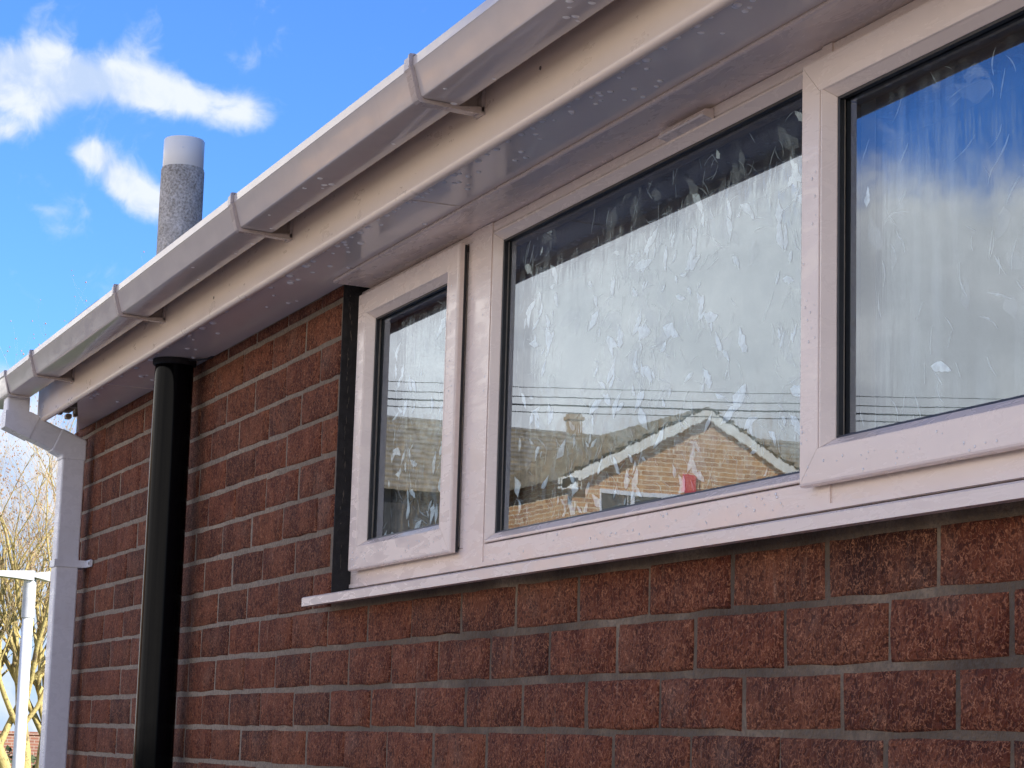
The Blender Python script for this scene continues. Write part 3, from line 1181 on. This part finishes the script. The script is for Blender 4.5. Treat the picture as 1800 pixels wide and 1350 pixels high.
# ------------------------------------------------------------------ gutter
gut = empty('rain_gutter', (-1.1, -0.22, 2.52))
tag(gut, 'long grey-white square plastic rain gutter along the eaves', 'gutter')
chain = [(-.259, 2.5890), (-.2695, 2.5900), (-.2715, 2.5880), (-.2710, 2.5745), (-.2685, 2.5715), (-.2575, 2.5335), (-.2555, 2.5300), (-.2515, 2.5280),
         (-.1960, 2.5260), (-.1920, 2.5285), (-.178, 2.600)]
b = MB()
b.prism_x(thick(chain, 0.0024), -6.345, XR, 0.3)
trough = b.build('trough', 'pvc_gutter', gut, angle=25)
for (x_, y_, r_) in trough_drops:
    o = bpy.data.objects.new('water_drop', rd.choice(drop_meshes))
    COL.objects.link(o)
    o.parent = trough
    o.location = (x_, y_, 2.5262 + (-.196 - y_) * .036)
    o.scale = (r_, r_ * rd.uniform(.7, 1.0), r_ * .7)
    o.rotation_euler = (0, 0, rd.uniform(0, 6.28))
strap = [(-.262, 2.5925), (-.2715, 2.5932), (-.2738, 2.591), (-.2733, 2.5740), (-.2704, 2.5702), (-.2597, 2.5325), (-.2570, 2.5285), (-.2522, 2.5258), (-.1570, 2.5215)]
inner = [(-.1570, 2.5290), (-.1945, 2.5250), (-.2520, 2.5272), (-.2570, 2.5312), (-.2688, 2.5715), (-.2716, 2.5745), (-.2720, 2.589), (-.2700, 2.5912), (-.262, 2.5908)]
for (x_, wd) in ((-2.886, .032), (-3.815, .032), (-4.750, .032), (-5.705, .032), (-1.95, .032)):
    b = MB()
    b.prism_x(strap + inner, x_ - wd, x_)
    b.box(x_ - wd, x_, -.1610, -.1552, 2.518, 2.585)
    b.prism_x([(-.160, 2.5255), (-.192, 2.527), (-.180, 2.575), (-.160, 2.585)], x_ - wd * .8, x_ - wd * .55)
    # standing flange along the far edge of the strap
    b.prism_x([(y - .0040 if i < 8 else y, z - .0040 if i > 4 else z) for i, (y, z) in enumerate(strap)] + inner, x_ - .0045, x_ - .0005)
    b.build('bracket', 'pvc_bracket', gut, angle=25)
# running outlet at the far end
b = MB()
big = [(y - .005, z - (.004 if z < 2.56 else -.003)) for y, z in chain[:-1]]
b.prism_x(thick(big, .004), -6.36, -6.075)
b.box(-6.362, -6.356, -.272, -.178, 2.53, 2.59)
b.build('outlet', 'pvc_gutter', gut, angle=25)

# ------------------------------------------------------------------ square downpipe
dp = empty('square_downpipe', (-6.1425, -0.0575, 0.0))
tag(dp, 'white square downpipe with a swan-neck offset at the far corner', 'downpipe')
DX0, DX1 = -6.176, -6.111


def ribbon(pts, hw):
    """outline of a mitred ribbon of half width hw round a centre line in (y, z)"""
    P_ = [Vector(q) for q in pts]
    L_, R2 = [], []
    for i, q in enumerate(P_):
        d0 = (P_[i] - P_[i - 1]).normalized() if i else (P_[1] - P_[0]).normalized()
        d1 = (P_[i + 1] - P_[i]).normalized() if i < len(P_) - 1 else d0
        n0, n1 = Vector((-d0.y, d0.x)), Vector((-d1.y, d1.x))
        nn = (n0 + n1).normalized()
        k = hw / nn.dot(n0)
        L_.append(tuple(q + nn * k))
        R2.append(tuple(q - nn * k))
    return L_ + R2[::-1]


A_, B_, C_ = Vector((-.2225, 2.530)), Vector((-.2225, 2.4640)), Vector((-.0590, 2.3960))
dBC = (C_ - B_).normalized()
B2 = B_ + dBC * .052
C1 = C_ - dBC * .055
D1 = C_ + Vector((0, -.035))


def pipe_piece(name, pts, hw, ex):
    b = MB()
    b.prism_x(ribbon([tuple(q) for q in pts], hw), DX0 - ex, DX1 + ex)
    o = b.build(name, 'pvc_pipe', dp)
    md = o.modifiers.new('bevel', 'BEVEL')
    md.width = .005
    md.segments = 3
    md.limit_method = 'ANGLE'
    md.angle_limit = rad(60)
    return o


pipe_piece('outlet_spigot', [A_, (-.2225, 2.482)], .0315, -.001)
pipe_piece('offset_bend', [(-.2225, 2.487), B_, B2], .0345, .002)
pipe_piece('offset_pipe', [B2 - dBC * .004, C1 + dBC * .004], .0322, 0)
pipe_piece('offset_bend', [C1, C_, D1], .0345, .002)
pipe_piece('pipe', [D1 + Vector((0, .004)), (-.0590, 0.03)], .0322, 0)
b = MB()
b.box(DX0 - .004, DX1 + .0035, -.0955, -.0905, 2.060, 2.0800)
b.box(DX1 + .0005, DX1 + .0042, -.0955, -.003, 2.060, 2.080)
b.box(DX0 - .0042, DX0 - .0005, -.0955, -.003, 2.060, 2.080)
b.box(DX1 + .0042, DX1 + .062, -.010, -.0025, 2.060, 2.080, .002)
clip = b.build('pipe_clip', 'pvc_pipe', dp)
b = MB()
b.lathe(0, 0, [(0.0, .0012), (0.004, .001), (.005, 0)], 12)
o = b.build('screw', 'nail', clip)
o.location = (DX1 + .052, -.0102, 2.070)
o.rotation_euler = (rad(90), 0, 0)

# ------------------------------------------------------------------ black soil pipe
sp_ = empty('soil_pipe', (-5.0, -0.066, 0.0))
tag(sp_, 'black round plastic soil pipe standing against the brick wall', 'pipe')
b = MB()
b.lathe(-5.0, -.066, [(.0455, .02), (.0455, 1.2), (.0455, 2.0), (.0455, 2.470)], 64)
b.build('pipe', 'black_pipe', sp_, smooth=True)
b = MB()
b.lathe(-5.0, -.066, [(.0462, 2.463), (.0500, 2.4645), (.0515, 2.468), (.0510, 2.4772)], 64)
b.build('collar', 'dpc_black', sp_, smooth=True)
b = MB()
b.tube([(-4.955, -.045, 2.474), (-4.93, -.030, 2.4715), (-4.91, -.012, 2.4725), (-4.895, -.001, 2.478)], .0022, 6)
b.build('cable', 'cable_black', sp_, smooth=True)

# ------------------------------------------------------------------ cement vent stack on the roof
st = empty('roof_vent_pipe', (-6.08, 0.20, 2.75))
tag(st, 'mottled grey cement vent pipe with a pale cap above the gutter', 'vent pipe')
b = MB()
b.lathe(-6.08, .20, [(.0630, 2.70), (.0630, 2.95), (.0625, 3.225), (.0605, 3.232), (.050, 3.232)], 48)
b.build('pipe', 'cement_pipe', st, angle=40)
b = MB()
b.lathe(-6.08, .20, [(.0575, 3.228), (.0590, 3.230), (.0590, 3.315), (.0570, 3.3185), (.0545, 3.318), (.0545, 3.25)], 48)
b.build('cap', 'pvc_cap', st, angle=40)
b = MB()
b.lathe(0, 0, [(0.0, .002), (0.0016, .0014), (.0022, 0)], 8)
o = b.build('cap_glint', 'white_paint', st)  # white dot on the cap, standing in for a specular glint
nrm = Vector((0.95, -0.30, 0)).normalized()
o.location = Vector((-6.08, .20, 3.283)) + nrm * .0588 - Vector(st.location) + Vector(st.location)
o.rotation_euler = nrm.to_track_quat('Z', 'Y').to_euler()

# ------------------------------------------------------------------ houses across the street (seen in the glass)


def slope_rows(b, p0, p1, p2, p3, rows, th=0.03):
    """tile courses from eave p0-p1 up to ridge p3-p2"""
    p0, p1, p2, p3 = [Vector(q) for q in (p0, p1, p2, p3)]
    n = (p1 - p0).cross(p3 - p0).normalized()
    if n.z < 0:
        n = -n
    for i in range(rows):
        a, c = i / rows, (i + 1.12) / rows
        q = [p0.lerp(p3, a) + n * th, p1.lerp(p2, a) + n * th, p1.lerp(p2, min(c, 1)) + n * .004, p0.lerp(p3, min(c, 1)) + n * .004]
        lo = [p0.lerp(p3, a) - n * .01, p1.lerp(p2, a) - n * .01]
        b.add([*q, *lo], [(0, 1, 2, 3), (0, 4, 5, 1)])


def casement(parent, x, y0, y1, z0, z1, lights):
    """window in a wall facing +x"""
    b = MB()
    b.box(x - .05, x + .03, y0, y1, z0, z0 + .07)
    b.box(x - .05, x + .03, y0, y1, z1 - .07, z1)
    for i in range(lights + 1):
        yy = y0 + (y1 - y0) * i / lights
        b.box(x - .05, x + .025, max(y0, yy - .045), min(y1, yy + .045), z0 + .07, z1 - .07)
    o = b.build('window', 'white_paint', parent)
    b = MB()
    b.box(x - .06, x + .004, y0 + .03, y1 - .03, z0 + .04, z1 - .04)
    b.build('pane', 'house_glass', o)


mt, t, out = new_mat('house_glass')
princ(t, out, (0.04, 0.05, 0.055), 0.06, IOR=1.5)

hA = empty('gabled_house', (-34.5, -16.5, 0))
tag(hA, 'orange brick house with white bargeboards reflected in the middle pane', 'house')
GX = -31.5
b = MB()
yl, yr, ze, zr, ym = -13.15, -17.65, 5.90, 7.09, -15.4
b.box(-37.5, GX, yr, yl, 0, ze)
b.add([(GX, yl, ze), (GX, yr, ze), (GX, ym, zr), (-37.5, yl, ze), (-37.5, yr, ze), (-37.5, ym, zr)],
      [(0, 2, 1), (3, 4, 5), (0, 3, 5, 2), (1, 2, 5, 4)])
b.build('wall', 'orange_brick', hA)
b = MB()
b.box(-41.0, -34.9, -24.0, -10.0, 0, 5.95)
b.build('wall', 'dark_wall', hA)
b = MB()
k = (zr - ze) / (yl - ym)
ov = .17
slope_rows(b, (-37.9, yl + .3, ze - .3 * k + .09), (GX + ov, yl + .3, ze - .3 * k + .09), (GX + ov, ym, zr + .09), (-37.9, ym, zr + .09), 11, .06)
slope_rows(b, (GX + ov, yr - .3, ze - .3 * k + .09), (-37.9, yr - .3, ze - .3 * k + .09), (-37.9, ym, zr + .09), (GX + ov, ym, zr + .09), 11, .06)
slope_rows(b, (-34.6, -24.2, 5.85), (-34.6, -9.8, 5.85), (-38.0, -9.8, 7.62), (-38.0, -24.2, 7.62), 15, .05)
slope_rows(b, (-41.4, -9.8, 5.85), (-41.4, -24.2, 5.85), (-38.0, -24.2, 7.62), (-38.0, -9.8, 7.62), 20)
b.build('roof', 'roof_tile', hA)
b = MB()
for sg, ye in ((1, yl), (-1, yr)):
    y_e = ye + sg * .32
    z_e = ze - .32 * k
    for (xa, xb, dz0, dz1) in ((GX + ov - .03, GX + ov, -.10, .07), (GX + .002, GX + ov - .03, -.03, 0.0)):
        b.add([(xa, y_e, z_e + dz0), (xb, y_e, z_e + dz0), (xb, ym, zr + dz0), (xa, ym, zr + dz0), (xa, y_e, z_e + dz1), (xb, y_e, z_e + dz1), (xb, ym, zr + dz1), (xa, ym, zr + dz1)],
              [(0, 1, 2, 3), (4, 7, 6, 5), (0, 4, 5, 1), (3, 2, 6, 7), (0, 3, 7, 4), (1, 5, 6, 2)])
b.box(GX + .01, GX + ov, yl + .02, yl + .32, 5.66, 5.84)
b.box(GX + .01, GX + ov, yr - .32, yr - .02, 5.66, 5.84)
b.build('bargeboard', 'cream_paint', hA)
casement(hA, GX, -15.3, -13.55, 4.55, 5.72, 3)
casement(hA, GX, -15.3, -13.55, 1.0, 2.2, 3)
b = MB()
b.box(GX, GX + .07, -15.29, -15.03, 5.76, 6.06, .02)
b.build('alarm_box', 'alarm_red', hA)
b = MB()
b.box(-38.12, -37.88, -16.18, -15.96, 7.3, 7.98)
b.box(-38.16, -37.84, -16.22, -15.92, 7.86, 7.92)
b.build('chimney', 'buff_brick_far', hA)

hB = empty('far_house', (-57, -20, 0))
tag(hB, 'far tiled-roof house reflected low in the narrow left pane', 'house')
b = MB()
b.box(-60.5, -54.3, -27.0, -14.0, 0, 7.2)
b.build('wall', 'dark_wall', hB)
b = MB()
slope_rows(b, (-54.0, -27.2, 7.15), (-54.0, -13.8, 7.15), (-57.4, -13.8, 8.75), (-57.4, -27.2, 8.75), 9, .07)
slope_rows(b, (-60.8, -13.8, 7.15), (-60.8, -27.2, 7.15), (-57.4, -27.2, 8.75), (-57.4, -13.8, 8.75), 9, .07)
b.build('roof', 'roof_tile', hB)

hC = empty('long_roofed_house', (-43.5, -28, 0))
tag(hC, 'long-roofed brick house reflected behind the white-edged gable', 'house')
b = MB()
b.box(-47.0, -40.2, -36.0, -21.2, 0, 6.6)
b.build('wall', 'red_brick_far', hC)
b = MB()
slope_rows(b, (-39.9, -36.2, 6.6), (-39.9, -21.0, 6.6), (-43.6, -21.6, 8.75), (-43.6, -36.2, 8.75), 18)
slope_rows(b, (-47.3, -21.0, 6.6), (-47.3, -36.2, 6.6), (-43.6, -36.2, 8.75), (-43.6, -21.6, 8.75), 18)
b.build('roof', 'roof_tile', hC)
casement(hC, -40.2, -27.0, -24.8, 4.3, 5.6, 3)

# overhead wires on two poles
pa, pb = Vector((-30.6, -2.0, 0)), Vector((-21.9, -22.5, 0))
for i, q in enumerate((pa, pb)):
    po = empty('utility_pole', q)
    tag(po, ('wooden utility pole at the near end of the street wires', 'wooden utility pole at the far end of the street wires')[i], 'pole', 'poles carrying the wires')
    b = MB()
    b.tube([(q.x, q.y, -.3), (q.x, q.y, 3), (q.x, q.y, 7.4)], [.14, .12, .10], 12)
    b.build('post', 'pole_wood', po, smooth=True)
    b = MB()
    for z_ in (6.26, 6.36, 6.47, 6.60):
        b.tube([(q.x - .02, q.y, z_), (q.x + .16, q.y, z_)], .02, 6)
    b.build('wire_bracket', 'cable_black', po)
for i, (z_, r_) in enumerate(((6.26, .007), (6.36, .012), (6.47, .007), (6.60, .005))):
    b = MB()
    path = []
    for s_ in range(33):
        f_ = s_ / 32
        q = pa.lerp(pb, f_)
        path.append((q.x + .1, q.y, z_ - .16 * 4 * f_ * (1 - f_) + (.22 if False else 0)))
    b.tube(path, r_, 5)
    o = b.build('overhead_wire', 'cable_black', None, smooth=True)
    tag(o, ('lowest of four thin wires crossing the reflected sky', 'thickest dark wire, second up of four across the reflected sky',
            'third wire up of four across the reflected sky', 'topmost and thinnest of four wires across the reflected sky')[i], 'wire', 'overhead wires')

# ------------------------------------------------------------------ lamp post
lp = empty('lamp_post', (-29.65, 4.37, 0))
tag(lp, 'white lamp post with flat twin-arm head at the left edge', 'lamp post')
lx, ly = -29.4, 4.30
b = MB()
b.tube([(lx, ly, 0), (lx, ly, 1.2), (lx, ly, 3.10)], [.085, .078, .072], 20)
b.build('column', 'white_paint', lp, smooth=True)
b = MB()
b.tube([(lx, ly, 3.09), (lx, ly, 3.11), (lx, ly, 3.62), (lx, ly, 3.64)], [.06, .086, .086, .06], 20)
b.build('collar', 'grey_paint', lp, angle=40)
for y0, y1 in ((ly - .55, ly + .03), (ly + .03, ly + .24)):
    b = MB()
    b.prism_x([(y0, 3.655 - .01), (y0, 3.70), (y1, 3.73), (y1, 3.60), ((y0 + y1) / 2, 3.625)], lx - .13, lx + .13)
    b.build('lamp_head', 'grey_paint', lp)

# ------------------------------------------------------------------ bare tree beyond the corner
tree = empty('bare_tree', (-36.3, 5.75, 0))
tag(tree, 'bare budding tree with yellow lichened branches beyond the downpipe', 'tree')
rt_ = random.Random(21)
trunk = MB()
br = MB()
tw = MB()
tips = []


def grow(p0, d, length, r0, lvl):
    n = 5 if lvl < 3 else 3
    pts = [p0]
    rr = [r0]
    q = p0.copy()
    dd = d.copy()
    for i in range(n):
        dd = (dd + Vector((rt_.uniform(-.22, .22), rt_.uniform(-.22, .22), rt_.uniform(-.10, .20) if lvl else rt_.uniform(0, .05)))).normalized()
        q = q + dd * (length / n)
        pts.append(q.copy())
        rr.append(r0 * (1 - .55 * (i + 1) / n))
    tgt = trunk if lvl == 0 else br if lvl < 4 else tw
    tgt.tube(pts, rr, 9 if lvl == 0 else 6 if lvl < 3 else 4, cap=False)
    if lvl >= 5 or length < .16:
        tips.append(pts[-1])
        return
    kids = (7, 5, 4, 4, 2)[lvl]
    for j in range(kids):
        f_ = rt_.uniform(.25 if lvl else .45, 1.0) if j else 1.0
        ii = min(n - 1, int(f_ * n))
        base_ = pts[ii].lerp(pts[ii + 1], f_ * n - ii) if ii < n else pts[-1]
        a = rt_.uniform(0, 2 * math.pi)
        sp2 = rt_.uniform(.45, 1.05)
        side_ = Vector((math.cos(a), math.sin(a), rt_.uniform(-.1, .5)))
        nd = (dd * (1.0 if j else 1.6) + side_ * sp2).normalized()
        grow(base_, nd, length * rt_.uniform(.55, .78), rr[ii] * rt_.uniform(.42, .66), lvl + 1)


for (dx, dy, L_) in ((0, 0.35, 3.2), (.35, -.55, 2.9), (-.2, -.2, 3.3), (.1, -.9, 2.6)):
    grow(Vector((-36.3 + dx * .4, 5.75 + dy * .25, 0.0)), Vector((dx * .5, dy * .45, 1.0)).normalized(), L_, .125, 0)
trunk.build('trunk', 'bark', tree, smooth=True, fix=False)
br.build('branches', 'bark', tree, smooth=True, fix=False)
tag(tw.build('twigs', 'twig', tree, smooth=True, fix=False), kind='stuff')
b = MB()
for q in tips:
    for j in range(1):
        c_ = q + Vector((rt_.uniform(-.05, .05), rt_.uniform(-.05, .05), rt_.uniform(-.05, .05)))
        s_ = rt_.uniform(.008, .016)
        b.add([c_ + Vector((s_, 0, 0)), c_ + Vector((-s_, 0, 0)), c_ + Vector((0, s_, 0)), c_ + Vector((0, -s_, 0)), c_ + Vector((0, 0, s_ * 1.6)), c_ + Vector((0, 0, -s_))],
              [(0, 2, 4), (2, 1, 4), (1, 3, 4), (3, 0, 4), (2, 0, 5), (1, 2, 5), (3, 1, 5), (0, 3, 5)])
tag(b.build('buds', 'bud', tree, fix=False), kind='stuff')

# low garden wall and hedge behind the tree
gw = MB()
gw.box(-56.2, -56.0, 0.0, 26.0, 0.0, 1.55)
gw.box(-56.24, -55.96, 0.0, 26.0, 1.55, 1.63)
tag(gw.build('garden_wall', 'red_brick_far'), 'low red brick garden wall far behind the tree', 'wall')
hd = MB()
rh = random.Random(3)
for i in range(5200):
    c_ = Vector((rh.gauss(-43.0, .45), rh.uniform(1.0, 16.0), 0))
    c_.z = rh.uniform(.05, 1.15) * (1 + .15 * math.sin(c_.y * 3))
    a = Vector((rh.uniform(-1, 1), rh.uniform(-1, 1), rh.uniform(-1, 1))).normalized() * .08
    b2 = Vector((rh.uniform(-1, 1), rh.uniform(-1, 1), rh.uniform(-1, 1))).normalized() * .05
    hd.add([c_ - a, c_ + b2, c_ + a, c_ - b2], [(0, 1, 2, 3)])
ho = hd.build('low_hedge', 'hedge_leaf', None, fix=False)
tag(ho, 'low dark leafy hedge below the bare tree', 'hedge')

print('bricks', n_brick, 'drops', len(dr))
